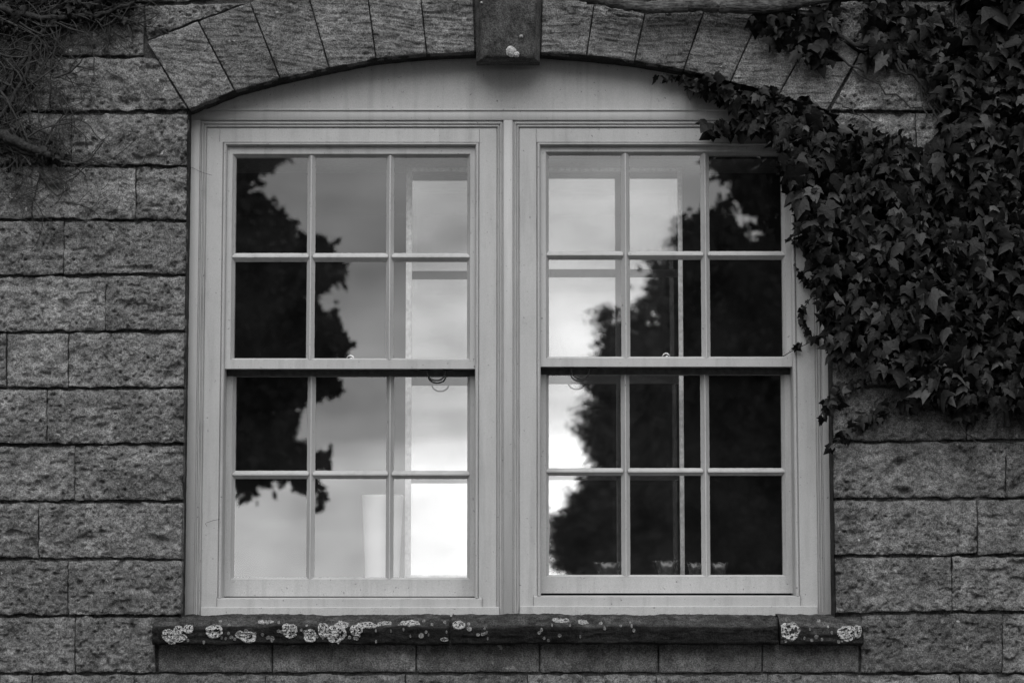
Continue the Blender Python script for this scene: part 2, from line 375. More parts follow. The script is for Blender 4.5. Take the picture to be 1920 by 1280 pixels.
# arch
arcL = [(354, 205), (440, 170), (525, 147), (617, 127), (705, 110), (800, 101), (891, 97)]
arcR = [(1014, 98), (1100, 104), (1190, 114), (1282, 130), (1370, 152), (1460, 178), (1551, 207)]
topL = [(274, 78), (371, 39), (468, 3), (572, -28), (684, -50), (783, -62), (884, -66)]
topR = [(1018, -66), (1124, -60), (1226, -48), (1335, -22), (1436, 6), (1536, 42), (1612, 100)]
for A, T in ((arcL, topL), (arcR, topR)):
    for k in range(6):
        g = G(); block(g, [T[k], T[k+1], A[k+1], A[k]], 'tooled', sp=.0024, inset=(2, 1.4, .3, 1.4), off=rng.uniform(.002, .007))
        g.build('voussoir', m_vous, wall, smooth=True)
# keystone: splayed block standing proud of the arch
def keystone():
    g = G(); pf = -.062
    bk = [P(888, -70), P(1018, -70), P(1012, 117), P(893, 117)]
    fr = [P(898, -70, pf), P(1011, -70, pf), P(1002, 108, pf), P(905, 108, pf)]
    bk = [np.array((p[0], .05, p[1])) for p in bk]; mid = [np.array((p[0], 0.0, p[2])) for p in bk]; fr = [np.array((p[0], pf, p[1])) for p in fr]
    def face(a, b, c, d, n, m, am):
        u = np.linspace(0, 1, n)[None, :, None]; v = np.linspace(0, 1, m)[:, None, None]
        A = (a*(1-u)+b*u)*(1-v) + (d*(1-u)+c*u)*v
        return A
    F = face(*fr, 60, 90, 0)
    X, Z = F[..., 0], F[..., 2]; F[..., 1] -= fbm(X*12, Z*8, 5, 3)*.009 + fbm(X*50, Z*40, 9, 3)*.004
    u = np.linspace(0, 1, 60)[None, :]; v = np.linspace(0, 1, 90)[:, None]
    e = np.exp(-np.minimum(np.minimum(u, 1-u)*.2, (1-v)*.33)/.004); F[..., 1] += e*(.004+.008*vn(X*35, Z*28, 4))
    g.grid(F, np.clip(.35+fbm(X*16, Z*9, 12, 3)*1.6, 0, 1).ravel(), flip=True)
    for a, b in ((0, 3), (1, 2)):
        R = F[:, 0] if a == 0 else F[:, -1]
        t = np.linspace(0, 1, 90)[:, None]; Bk = mid[a]*(1-t) + mid[b]*t; Bb = bk[a]*(1-t) + bk[b]*t
        g.grid(np.stack([R, R*.5+Bk*.5, Bk, Bb]))
    R = F[-1]; t = np.linspace(0, 1, 60)[:, None]; Bk = mid[3]*(1-t)+mid[2]*t; Bb = bk[3]*(1-t)+bk[2]*t
    g.grid(np.stack([R, Bk, Bb])); g.grid(np.stack([F[0], mid[0]*(1-t)+mid[1]*t]))
    return g
key = keystone().build('keystone', m_key, wall)
# mortar bed behind the joints, with the opening left out, and the reveals
def arch_z(x):        # height of the opening's edge at world x
    pts = [P(*p) for p in arcL + arcR]; xs = [p[0] for p in pts]; zs = [p[1] for p in pts]
    return np.interp(x, xs, zs)
xj0, xj1 = P(352, 215)[0], P(1553, 215)[0]; zs0 = P(960, 1157)[1]; zsp = P(354, 205)[1]
g = G()
def sheet(x0, x1, zf0, z1, n, m, y=.024, hor=True):
    x = np.linspace(x0, x1, n)[None, :]; v = np.linspace(0, 1, m)[:, None]
    zl = zf0(x) if callable(zf0) else zf0; Z = zl*(1-v) + z1*v + 0*x; X = x + 0*v
    Y = y - fbm(X*30, Z*30, 77, 3)*.010
    g.grid(np.stack([X, Y, Z], -1))
sheet(-5, xj0-.006, zs0, z_t, 300, 260); sheet(xj1+.006, 5, zs0, z_t, 300, 260); sheet(-5, 5, 0, zs0, 700, 200)
sheet(xj0-.006, xj1+.006, lambda x: arch_z(x)+.006, z_t, 400, 60); sheet(-5, 5, z_t, 5.2, 200, 40)
g.build('mortar', m_mortar, wall)
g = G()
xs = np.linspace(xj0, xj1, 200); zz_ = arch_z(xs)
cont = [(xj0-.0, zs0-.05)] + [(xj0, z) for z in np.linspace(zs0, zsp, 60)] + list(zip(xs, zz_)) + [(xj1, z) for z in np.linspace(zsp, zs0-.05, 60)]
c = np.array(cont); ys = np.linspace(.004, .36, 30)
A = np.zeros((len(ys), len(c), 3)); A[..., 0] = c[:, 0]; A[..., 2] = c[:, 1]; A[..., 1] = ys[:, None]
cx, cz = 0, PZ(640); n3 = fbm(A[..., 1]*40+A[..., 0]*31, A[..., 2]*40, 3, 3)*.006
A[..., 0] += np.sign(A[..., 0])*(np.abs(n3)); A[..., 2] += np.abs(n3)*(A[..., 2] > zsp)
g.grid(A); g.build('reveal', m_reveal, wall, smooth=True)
# sill in three stones
def profile():       # (y, z) of the weathered sill, back to front and under
    yb, zb = .20, PZ(1154.5, .10)+.004
    zf = PZ(1173, -.05); zu = PZ(1206.5, -.058)
    p = [(yb, zb+.012), (.10, zb), (.0, PZ(1156.5, 0)), (-.045, zf), (-.054, zf-.004), (-.058, zf-.010), (-.058, zu+.004), (-.054, zu), (-.03, zu-.001), (.06, zu+.002)]
    q = []
    for a, b in zip(p, p[1:]):
        n = max(1, int(math.hypot(a[0]-b[0], a[1]-b[1])/.0035))
        for k in range(n): q.append((a[0]+(b[0]-a[0])*k/n, a[1]+(b[1]-a[1])*k/n))
    q.append(p[-1]); return np.array(q)
PR = profile(); 
nrm = np.gradient(PR, axis=0); nrm = np.stack([nrm[:, 1], -nrm[:, 0]], -1); nrm /= np.linalg.norm(nrm, axis=1)[:, None]   # outward
def sill_h(X, Sx, seed=3): return fbm(X*7, Sx*14, seed, 3)*.013 + fbm(X*16, Sx*110, seed+3, 3)*.013 + fbm(X*70, Sx*120, seed+8, 3)*.006
def sill_pt(x, si, seed=3, lift=0):     # x array, si float index array on the profile
    i = np.clip(np.floor(si).astype(int), 0, len(PR)-2); f = si-i
    p = PR[i]*(1-f)[..., None] + PR[i+1]*f[..., None]; n = nrm[i]
    h = sill_h(x, si*.0035, seed) + lift
    return np.stack([x, p[..., 0]+n[..., 0]*h, p[..., 1]+n[..., 1]*h], -1)
sills = []
for k, (a, b) in enumerate([(290, 844), (847, 1456), (1460, 1616)]):
    g = G(); x = np.arange(PX(a, 1180), PX(b, 1180), .0035); X, SI = np.meshgrid(x, np.arange(len(PR), dtype=float))
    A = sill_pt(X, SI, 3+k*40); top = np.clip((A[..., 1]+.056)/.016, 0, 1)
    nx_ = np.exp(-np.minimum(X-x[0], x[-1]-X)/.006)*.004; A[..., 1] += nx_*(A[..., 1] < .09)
    T = .04 + .35*np.clip(fbm(X*40, SI*.35, 18, 3)-.05, 0, 1) + .62*top*(.8+1.2*fbm(X*30, SI*.2, 8, 3)) + (.25 if k == 2 else 0)*(fbm(X*8, SI*.5, 3, 2) > 0)  # tone is paler on the sill's top, darkest on its front
    g.grid(A, np.clip(T, 0, 1).ravel(), flip=False)
    for e in (0, -1):
        R = A[:, e]; C_ = R.copy(); C_[:, 1] = .1; g.grid(np.stack([R, C_]), .3, flip=(e == 0))
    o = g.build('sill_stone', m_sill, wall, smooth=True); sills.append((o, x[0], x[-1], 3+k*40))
# lichen crusts on the sill
f_top = int(np.argmin(abs(PR[:, 0]+.045) + abs(PR[:, 1]-PZ(1173, -.05))*3))
def si_of(py):       # profile index whose projection lands at photo row py
    best = []
    for i in range(len(PR)):
        y, z = PR[i]; r = z-CZ; dy = y+D
        v = (r*ct - dy*st)/(r*st + dy*ct); best.append(640 - v*FPX)
    best = np.array(best); k = np.argmax(best > py) if (best > py).any() else len(PR)-1
    lo = [i for i in range(len(PR)-1) if PR[i, 0] < .105 and best[i] <= py <= best[i+1]+.01]
    return float(lo[0] + (py-best[lo[0]])/max(best[lo[0]+1]-best[lo[0]], .01)) if lo else float(k)
lich = [(317, 1190, 13, 12), (334, 1182, 10, 8), (338, 1195, 13, 9), (322, 1200, 12, 6), (353, 1180, 10, 8), (402, 1184, 18, 13), (450, 1189, 9, 8), (465, 1194, 17, 11), (497, 1168, 15, 4), (543, 1184, 16, 13), (581, 1192, 12, 14), (606, 1183, 12, 14), (630, 1189, 20, 16), (640, 1172, 15, 8),
        (668, 1182, 13, 10), (688, 1172, 22, 6), (720, 1167, 14, 4), (768, 1168, 20, 5), (790, 1191, 5, 5), (833, 1198, 8, 4), (860, 1172, 13, 8), (880, 1178, 5, 5), (510, 1196, 5, 4), (434, 1194, 4, 3), (1052, 1164, 17, 4), (1094, 1166, 11, 4), (1127, 1168, 4, 3), (1481, 1184, 19, 17), (1588, 1188, 20, 15), (1608, 1184, 8, 13)]
for _ in range(90):
    a_, w_ = random.choice([(310, 400), (420, 320), (700, 230), (1000, 200), (1470, 130)]), 0
    lich.append((random.uniform(a_[0], a_[0]+a_[1]*.95), random.uniform(1163, 1203), random.uniform(1.5, 4), random.uniform(1.2, 3)))
for q, (u, v, ru, rv) in enumerate(lich):
    x0 = PX(u, v, -.055); owner = min(sills, key=lambda s: 0 if s[1]-.004 <= x0 <= s[2]+.004 else 1)
    s0, s1 = si_of(max(v-rv, 1159)), si_of(min(v+rv, 1207)); sc = (s0+s1)/2; sr = max((s1-s0)/2, 1.5)
    n = 64; U, V = np.meshgrid(np.linspace(-1.25, 1.25, n), np.linspace(-1.25, 1.25, n))
    X = x0 + U*ru/570*.97; SI = np.clip(sc + V*sr, 2, len(PR)-4)
    ang = np.arctan2(V, U); r = np.hypot(U, V)*(1 + .45*fbm(np.cos(ang)*1.6+q*7, np.sin(ang)*1.6, q, 3))
    ring = vn(r*3.1+.3*q + fbm(U*3, V*3, q, 2)*2, ang*.2, q)
    X = np.clip(X, owner[1]+.001, owner[2]-.001)
    crack = fbm(U*5+q, V*5, q+60, 3)
    keep = (r < .98) & ~((crack > .13) & (r < .7)) & ~((np.abs(fbm(U*3.2+q, V*3.2, q+90, 2)) < .008) & (r > .2))
    lift = np.where(r < .93, .0022 + .008*crack + .0016*np.exp(-((r-.85)/.12)**2), .0006)
    A = sill_pt(X, SI, owner[3], lift)
    i = np.arange(n*n).reshape(n, n); f = np.stack([i[:-1, :-1], i[:-1, 1:], i[1:, 1:], i[1:, :-1]], -1)
    kf = keep[:-1, :-1] & keep[1:, 1:] & keep[1:, :-1] & keep[:-1, 1:]
    if kf.sum() < 4: continue
    g = G(); g.add(A.reshape(-1, 3), f[kf], .5); g.build('lichen_patch', m_lichen, owner[0], smooth=True)
for u, v, r0 in [(958, 96, 10), (968, 102, 6), (977, 68, 4), (903, 5, 3)]:
    g = G(); k = 40; c0 = np.array(P(u, v, -.066)); V = [(c0[0], -.069, c0[1])]
    for ring_ in (.5, 1):
        for j in range(k):
            a = 2*math.pi*j/k; rr = r0/570*ring_*(1+.5*float(fbm(math.cos(a)*2+u, math.sin(a)*2, 5, 2))); V.append((c0[0]+rr*math.cos(a), -.0685 if ring_ < 1 else -.061, c0[1]+rr*math.sin(a)))
    g.add(V, [[0, 1+j, 1+(j+1) % k] for j in range(k)]); g.add(V, [[1+j, 1+k+j, 1+k+(j+1) % k, 1+(j+1) % k] for j in range(k)])
    g.build('lichen_patch', m_lichen, key)

# ================================================================ THE WINDOW
win = empty('double_sash_window', (0, 0.1, PZ(1150)), 'pair of grey painted multi pane sash windows under an arched panel in the stone wall', 'window')
d0 = .10
def jit(n, a=.0005): return rng.uniform(-a, a, n)
def strip(g, a, b, c, d, n=40, ja=0., jb=0.):
    """quad a-b (edge 1) and d-c (edge 2), cut along its length; edges wander by ja/jb in the plane"""
    a, b, c, d = [np.array(p, float) for p in (a, b, c, d)]
    t = np.linspace(0, 1, n)[:, None]; E1 = a*(1-t)+b*t; E2 = d*(1-t)+c*t
    w = (d-a)/max(np.linalg.norm(d-a), 1e-6)
    E1 = E1 + w*(rng.uniform(-1, 1, (n, 1))*ja); E2 = E2 + w*(rng.uniform(-1, 1, (n, 1))*jb)
    g.grid(np.stack([E1, E2]))
def ring3(g, P0, P1, d_0, d_1, zb, n=30, j=.0003):
    """inverted-U band between rectangles P0=(xl,zt,xr) at depth d_0 and P1 at depth d_1, both ending at height zb"""
    a0, t0, b0 = P0; a1, t1, b1 = P1
    strip(g, (a0, d_0, zb), (a0, d_0, t0), (a1, d_1, t1), (a1, d_1, zb), n, j, j)
    strip(g, (a0, d_0, t0), (b0, d_0, t0), (b1, d_1, t1), (a1, d_1, t1), n, j, j)
    strip(g, (b0, d_0, t0), (b0, d_0, zb), (b1, d_1, zb), (b1, d_1, t1), n, j, j)
YM = 640; X_ = lambda u, v=690, d=d0: PX(u, v, d)
zbase = PZ(1157, d0)
oxl, oxr = X_(346, 1100), X_(1563, 1100)
# outer boards
fr = G()
def board(g, x0, x1, z0, z1, y0=d0, y1=.2, ch=.0012):
    g.box(x0, x1, y0+ch, y1, z0, z1)
    v = [(x0+ch, y0, z0+ch), (x1-ch, y0, z0+ch), (x1-ch, y0, z1-ch), (x0+ch, y0, z1-ch), (x0, y0+ch, z0), (x1, y0+ch, z0), (x1, y0+ch, z1), (x0, y0+ch, z1)]
    g.add(v, [[0, 1, 2, 3], [0, 4, 5, 1], [1, 5, 6, 2], [2, 6, 7, 3], [3, 7, 4, 0]])
z208, z225 = PZ(208, d0), PZ(225, d0)
UX = {'L': dict(a=X_(369), b=X_(944)), 'R': dict(a=X_(961), b=X_(1541))}
board(fr, oxl, UX['L']['a'], zbase, z225); board(fr, UX['R']['b'], oxr, zbase, z225); board(fr, UX['L']['b'], UX['R']['a'], zbase, z225-.0003)
board(fr, oxl, oxr, z225+.0002, z208)
# drip bead above the head
board(fr, oxl-.002, oxr+.002, z208+.0003, PZ(204.5, d0-.006), d0-.006)
frame = fr.build('window_frame', m_paint, win)
# arched panel
g = G(); n = 160; x = np.linspace(oxl-.004, oxr+.004, n); v = np.linspace(0, 1, 20)[:, None]; zt = arch_z(x)+.02
Z = (PZ(205, d0))*(1-v) + zt*v; X = x[None, :]+0*v; Y = d0+.004 + 0*X - fbm(X*3, Z*5, 4, 2)*.002
g.grid(np.stack([X, Y, Z], -1)); g.build('arched_panel', m_paint, win, smooth=True)
# moulded linings
units = {
 'L': dict(a=369, b=944, m0=382, m1=931, bd0=412, bd1=898.5, s0=420, s1=890.5, st=266, sb=272, zr=225,
     gx=[(441, 575.5), (591, 724), (738.5, 876)], ug=[(296, 474.5), (491, 671.5)], lg=[(706, 882), (897.5, 1082)], ut=273, um=691, lt=690, lb=1117.5,
     sill=(1121, 1137.5, 1155.5), sx=(377, 936)),
 'R': dict(a=961, b=1541, m0=974, m1=1529, bd0=1006, bd1=1495.5, s0=1014, s1=1487, st=266, sb=272, zr=225,
     gx=[(1029, 1164.5), (1181, 1314), (1330.5, 1466)], ug=[(292, 471), (487, 668.5)], lg=[(703, 877), (891.5, 1077)], ut=271, um=687, lt=686, lb=1111.5,
     sill=(1117, 1135.5, 1153.5), sx=(975, 1532))}
DU, DL = .126, .184       # front planes of the upper and the lower sash
def bar_profile(g, horizontal, lo, hi, e0, e1, dg, df, w=.0036, n=40):
    """glazing bar: lo..hi glass-to-glass, e0..e1 its length; putty slopes up to a narrow nose"""
    c = (lo+hi)/2
    prof = [(lo, dg), (c-w, df+.003), (c-w*.6, df), (c+w*.6, df), (c+w, df+.003), (hi, dg), (hi-.002, dg+.02), (lo+.002, dg+.02), (lo, dg)]
    for k, (p, q) in enumerate(zip(prof, prof[1:])):
        ja = .0007 if k == 0 else 0; jb = .0007 if k == 4 else 0
        if horizontal: strip(g, (e0, p[1], p[0]), (e1, p[1], p[0]), (e1, q[1], q[0]), (e0, q[1], q[0]), n, ja, jb)
        else: strip(g, (p[0], p[1], e0), (p[0], p[1], e1), (q[0], q[1], e1), (q[0], q[1], e0), n, ja, jb)
def sash(u, x0, x1, z0, z1, gx, gz, df, vref, label):
    """x0..z1 outer size, gx / gz: glass extents in world units; the putty edge is 1.1 cm in front of the glass"""
    g = G(); dg = df+.018; b = .0105
    fx0, fx1 = gx[0][0]-b, gx[-1][1]+b; fz1, fz0 = gz[0][1]+b*1.0, gz[-1][0]-b*.7
    gx0, gx1, gz0, gz1 = gx[0][0], gx[-1][1], gz[-1][0], gz[0][1]
    # flat faces of stiles and rails
    for (a, bb, c, d) in [((x0, z0), (fx0, z0), (fx0, z1), (x0, z1)), ((fx1, z0), (x1, z0), (x1, z1), (fx1, z1))]:
        strip(g, (a[0], df, a[1]), (d[0], df, d[1]), (c[0], df, c[1]), (bb[0], df, bb[1]))
    e = .0004
    strip(g, (fx0, df+e, z0), (fx1, df+e, z0), (fx1, df+e, fz0), (fx0, df+e, fz0)); strip(g, (fx0, df+e, fz1), (fx1, df+e, fz1), (fx1, df+e, z1), (fx0, df+e, z1))
    # putty bevels
    J = .0006
    strip(g, (fx0, df, fz0), (fx0, df, fz1), (gx0, dg, gz1), (gx0, dg, gz0), 60, 0, J); strip(g, (fx1, df, fz0), (fx1, df, fz1), (gx1, dg, gz1), (gx1, dg, gz0), 60, 0, J)
    strip(g, (fx0, df, fz0), (fx1, df, fz0), (gx1, dg, gz0), (gx0, dg, gz0), 60, 0, J); strip(g, (fx0, df, fz1), (fx1, df, fz1), (gx1, dg, gz1), (gx0, dg, gz1), 60, 0, J)
    # outer edges and back; the lower sash's top rail gets a shade-coloured board
    bk = df+.04
    strip(g, (x0, df, z0), (x0, df, z1), (x0, bk, z1), (x0, bk, z0)); strip(g, (x1, df, z0), (x1, df, z1), (x1, bk, z1), (x1, bk, z0))
    strip(g, (x0, df, z0), (x1, df, z0), (x1, bk, z0), (x0, bk, z0)); strip(g, (x0, df, z1), (x1, df, z1), (x1, bk, z1), (x0, bk, z1))
    for (a, bb, c, d) in [((x0, z0), (gx0, z0), (gx0, z1), (x0, z1)), ((gx1, z0), (x1, z0), (x1, z1), (gx1, z1)), ((gx0, z0), (gx1, z0), (gx1, gz0), (gx0, gz0)), ((gx0, gz1), (gx1, gz1), (gx1, z1), (gx0, z1))]:
        g.quad((a[0], bk, a[1]), (bb[0], bk, bb[1]), (c[0], bk, c[1]), (d[0], bk, d[1]))
    for (a, c) in [((gx0, gz0), (gx0, gz1)), ((gx1, gz0), (gx1, gz1)), ((gx0, gz0), (gx1, gz0)), ((gx0, gz1), (gx1, gz1))]:
        g.quad((a[0], dg, a[1]), (c[0], dg, c[1]), (c[0], bk, c[1]), (a[0], bk, a[1]))
    o = g.build('sash', m_paint, win); tag(o, label)
    for k in (0, 1):
        q = G(); bar_profile(q, False, gx[k][1], gx[k+1][0], gz0-b*.55, gz1+b*.6, dg, df+.001, n=90); q.build('glazing_bar', m_paint, o)
    q = G()
    for k in range(3):
        ea = gx[k][0] - (b*.8 if k == 0 else .0065); eb = gx[k][1] + (b*.8 if k == 2 else .0065)
        bar_profile(q, True, gz[1][1], gz[0][0], ea, eb, dg, df+.0016)
    q.build('glazing_bar', m_paint, o)
    q = G()
    for xa, xb in gx:
        for za, zb_ in gz:
            # every pane sits at its own very slight angle
            t1, t2 = rng.uniform(-.00025, .00025, 2)
            q.quad((xa-.004, dg+.001+t1, za-.004), (xb+.004, dg+.001-t1+t2, za-.004), (xb+.004, dg+.001-t1-t2, zb_+.004), (xa-.004, dg+.001+t1-2*t2*0, zb_+.004))
    q.build('glass', m_glass, o)
    return o
sashes = {}
for key_, U in units.items():
    g = G(); xs_ = lambda u, d=d0, v=690: PX(u, v, d)
    A = (U['a'], U['zr'], U['b']); B = (U['m0'], 239.5, U['m1'])
    prof = [(0, .100), (.03, .109), (.20, .109), (.24, .1045), (.34, .102), (.46, .103), (.52, .110), (.62, .110), (.66, .106), (.76, .104), (.86, .106), (.92, .114), (1, .114), (1.04, .110)]
    def L3(f, d): 
        t = [A[i]*(1-f)+B[i]*f for i in range(3)]
        return (xs_(t[0], d0), PZ(t[1], d0), xs_(t[2], d0))
    for p, q in zip(prof, prof[1:]): ring3(g, L3(p[0], 0), L3(q[0], 0), p[1], q[1], zbase)
    fl0 = L3(1.04, 0); bd = (xs_(U['bd0']), PZ(U['st']-.5, d0), xs_(U['bd1'])); en = (xs_(U['s0']), PZ(U['sb'], d0), xs_(U['s1']))
    ring3(g, fl0, bd, .110, .110, zbase, 60)
    def mixr(f): return tuple(bd[i]*(1-f)+en[i]*f for i in range(3))
    bp = [(0, .110), (.03, .116), (.16, .116), (.2, .110), (.4, .106), (.65, .106), (.9, .110), (1, .118)]
    for p, q in zip(bp, bp[1:]): ring3(g, mixr(p[0]), mixr(q[0]), p[1], q[1], PZ(U['sill'][0], .11))
    ring3(g, en, en, .118, .24, PZ(U['sill'][0]+6, .11))
    g.build('moulded_lining', m_paint, win)
    q = G()
    for (u, v0, v1) in ((U['bd0']-.5, 242, 266), (U['bd1']+.5, 242, 266), (U['bd0']-5.5, U['sill'][0]-2, U['sill'][1]), (U['bd1']+5.5, U['sill'][0]-2, U['sill'][1])):
        zs_ = np.linspace(PZ(v0, .11), PZ(v1, .11), 8); x_c = xs_(u, d0, v0)
        q.tube([(x_c+random.gauss(0, .0004), .1043 if v0 > 900 else .1097, z) for z in zs_], .0005, 4)
    q.build('hairline_crack', m_shade_crack, win)
    # bottom: two stepped boards
    g = G(); s0_, s1_, s2_ = U['sill']; xa, xb = xs_(U['sx'][0], d0, 1140), xs_(U['sx'][1], d0, 1140)
    za, zb_, zc = PZ(s0_, d0), PZ(s1_, d0), PZ(s2_, d0)
    xi0, xi1 = xs_(U['bd0']-5.5, d0, 1120), xs_(U['bd1']+5.5, d0, 1120)
    for (x0, x1, zt_, zm, y_, yb_) in [(xi0, xi1, za, zb_, .105, .24), (xa, xb, zb_, zc, .094, .22)]:
        strip(g, (x0, y_, zm), (x1, y_, zm), (x1, y_, zt_-.003), (x0, y_, zt_-.003), 90, 0, .0004)
        strip(g, (x0, y_, zt_-.003), (x1, y_, zt_-.003), (x1, y_+.006, zt_), (x0, y_+.006, zt_), 90, .0004, 0)
        strip(g, (x0, y_+.006, zt_), (x1, y_+.006, zt_), (x1, yb_, zt_+.004), (x0, yb_, zt_+.004), 10)
        for x in (x0, x1): g.quad((x, y_, zm), (x, y_, zt_-.003), (x, yb_, zt_-.003), (x, yb_, zm))
        g.quad((x0, y_, zm), (x1, y_, zm), (x1, yb_, zm), (x0, yb_, zm))
    g.build('bottom_rail', m_paint, win)
    xg = lambda d: [(PX(a, 480 if d == DU else 890, d+.018), PX(b, 480 if d == DU else 890, d+.018)) for a, b in U['gx']]
    gzu = [(PZ(b, DU+.018), PZ(a, DU+.018)) for a, b in U['ug']]; gzl = [(PZ(b, DL+.018), PZ(a, DL+.018)) for a, b in U['lg']]
    side = 'left' if key_ == 'L' else 'right'
    x0, x1 = en[0]-.006, en[2]+.006
    su = sash(key_, x0, x1, PZ(U['um'], DU), PZ(U['ut'], DU)+.03, xg(DU), gzu, DU, 480, 'upper outer sash of the %s window' % side)
    gl = xg(DL); sl = sash(key_, x0, x1, PZ(U['lb'], DL), PZ(U['um']-4, DL), gl, gzl, DL, 890, 'lower inner sash of the %s window' % side)
    q = G(); board(q, x0+.007, x1-.007, PZ(U['lg'][0][0]-1.2, DL), PZ(U['um']-4, DL)-.001, DL-.006, DL+.03, .001); q.build('meeting_rail_shade', m_shade_crack, sl)  # dark board: shade below the upper sash put into its colour
    # sash horns are absent; catch on top of the meeting rail, pull hanging under it
    cu = 657 if key_ == 'L' else 1249; cx_, cz_ = P(cu, U['um']-16, .19); g = G()
    g.box(cx_-.014, cx_+.014, .178, .20, cz_-.02, cz_+.002)
    arc = [(cx_+.013*math.cos(a), .188, cz_+.002+.013*math.sin(a)) for a in np.linspace(0, math.pi, 12)]; g.tube(arc, .0028, 8)
    g.box(cx_-.004, cx_+.009, .182, .194, cz_+.0, cz_+.008); g.build('sash_catch', m_brass, sl, smooth=False)
    cu = 818 if key_ == 'L' else 1088; cx_, cz_ = P(cu, U['um'], .150); g = G()
    arc = [(cx_+.0310*math.cos(a), .150, cz_-.008-.0315*abs(math.sin(a))**.8) for a in np.linspace(math.pi, 2*math.pi, 26)]; arc = [(arc[0][0], .15, cz_+.002)] + arc + [(arc[-1][0], .15, cz_+.002)]
    g.tube(arc, .0028, 8); g.box(cx_-.055, cx_-.022, .143, .158, cz_-.003, cz_-.0005); g.box(cx_+.022, cx_+.055, .143, .158, cz_-.003, cz_-.0005)
    g.build('sash_pull', m_metal, su)

# ================================================================ BEHIND THE GLASS
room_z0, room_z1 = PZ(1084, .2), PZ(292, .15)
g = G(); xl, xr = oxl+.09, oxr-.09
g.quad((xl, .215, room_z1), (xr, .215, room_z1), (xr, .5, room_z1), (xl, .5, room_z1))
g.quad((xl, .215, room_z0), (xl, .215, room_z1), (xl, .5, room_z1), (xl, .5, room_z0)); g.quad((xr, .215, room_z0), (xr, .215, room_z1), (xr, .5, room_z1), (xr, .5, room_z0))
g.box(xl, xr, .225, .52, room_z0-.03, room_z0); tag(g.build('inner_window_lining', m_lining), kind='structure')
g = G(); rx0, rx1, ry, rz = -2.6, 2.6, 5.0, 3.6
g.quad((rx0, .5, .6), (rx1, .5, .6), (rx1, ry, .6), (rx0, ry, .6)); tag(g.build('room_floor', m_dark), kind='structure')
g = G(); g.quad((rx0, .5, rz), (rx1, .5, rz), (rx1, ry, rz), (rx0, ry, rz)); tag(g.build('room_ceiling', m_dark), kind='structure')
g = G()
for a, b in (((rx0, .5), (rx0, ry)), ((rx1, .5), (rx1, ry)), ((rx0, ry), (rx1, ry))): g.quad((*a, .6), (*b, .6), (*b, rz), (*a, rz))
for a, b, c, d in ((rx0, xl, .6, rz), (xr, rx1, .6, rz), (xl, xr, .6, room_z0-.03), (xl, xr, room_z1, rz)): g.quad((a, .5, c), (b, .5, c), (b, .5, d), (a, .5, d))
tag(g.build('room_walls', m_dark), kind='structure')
YS = .145+.233
sg = empty('secondary_glazing', (0, YS, room_z0), 'thin framed inner glazing panel standing behind the middle panes of both windows', 'glazing panel')
sxa, sxb = PX(760.5, 700, YS), PX(1281, 700, YS)
g = G(); 
for a, b in ((sxa, PX(771.5, 700, YS)), (PX(1273, 700, YS), sxb)): board(g, a, b, room_z0, room_z1-.002, YS-.012, YS+.012, .002)
xm0, xm1 = PX(771.5, 700, YS), PX(1273, 700, YS)
board(g, xm0, xm1, room_z0, room_z0+.012, YS-.011, YS+.011, .002); board(g, xm0, xm1, room_z1-.014, room_z1-.002, YS-.011, YS+.011, .002); g.build('frame', m_light, sg)
g = G(); g.quad((xm0, YS, room_z0+.012), (xm1, YS, room_z0+.012), (xm1, YS, room_z1-.014), (xm0, YS, room_z1-.014)); g.build('glass', m_glass2, sg)
# pale vase on the inner sill
def lathe(cx, cy, z0, prof, k=48, wav=0):
    g = G(); A = np.zeros((len(prof), k+1, 3)); th = np.linspace(0, 2*math.pi, k+1)
    for i, (r, h) in enumerate(prof):
        w = 1 + wav*np.sin(th*5)*(h/max(p[1] for p in prof))
        A[i, :, 0] = cx + r*np.cos(th)*w; A[i, :, 1] = cy + r*np.sin(th)*w; A[i, :, 2] = z0+h + wav*.03*np.sin(th*7)*(i > 1)
    g.grid(A, flip=True); return g
vy = .30; vx = PX(717, 1000, vy); vr = (PX(756, 930, vy)-PX(678, 930, vy))/2; vh = PZ(928, vy)-room_z0
pr = [(0.001, 0), (vr*.80, .0), (vr*.82, .006), (vr*.86, vh*.3), (vr*.93, vh*.65), (vr*.99, vh*.95), (vr, vh*.985), (vr*.975, vh), (vr*.95, vh*.985), (vr*.9, vh*.6), (vr*.8, .02), (.001, .02)]
tag(lathe(vx, vy, room_z0+.0005, pr).build('vase', m_vase, smooth=True), 'tall pale tapered vase on the inner sill behind the bottom left sash', 'vase')
dl = [(1141, 24, 'small wavy rimmed glass dish behind the bottom left pane of the right window'), (1250, 20, 'wavy rimmed glass dish, second from the left behind the right window'),
      (1305, 16, 'small wavy rimmed glass dish just left of the last glazing bar of the right window'), (1347, 18, 'small wavy rimmed glass dish in the lowest right pane of the right window')]
for i, (u, r, lab) in enumerate(dl):
    dy = .30; rr = r/570*1.03; cx_ = PX(u, 1060, dy); h = PZ(1055-(i == 1)*3, dy)-room_z0
    pr = [(.001, 0), (rr*.6, 0), (rr*.7, h*.12), (rr*.86, h*.55), (rr, h), (rr*.93, h*.99), (rr*.75, h*.5), (rr*.55, h*.14), (.001, h*.12)]
    tag(lathe(cx_, dy, room_z0+.0005, pr, 60, .12).build('glass_dish', m_dish, smooth=True), lab, 'dish', 'small glass dishes on the inner sill')

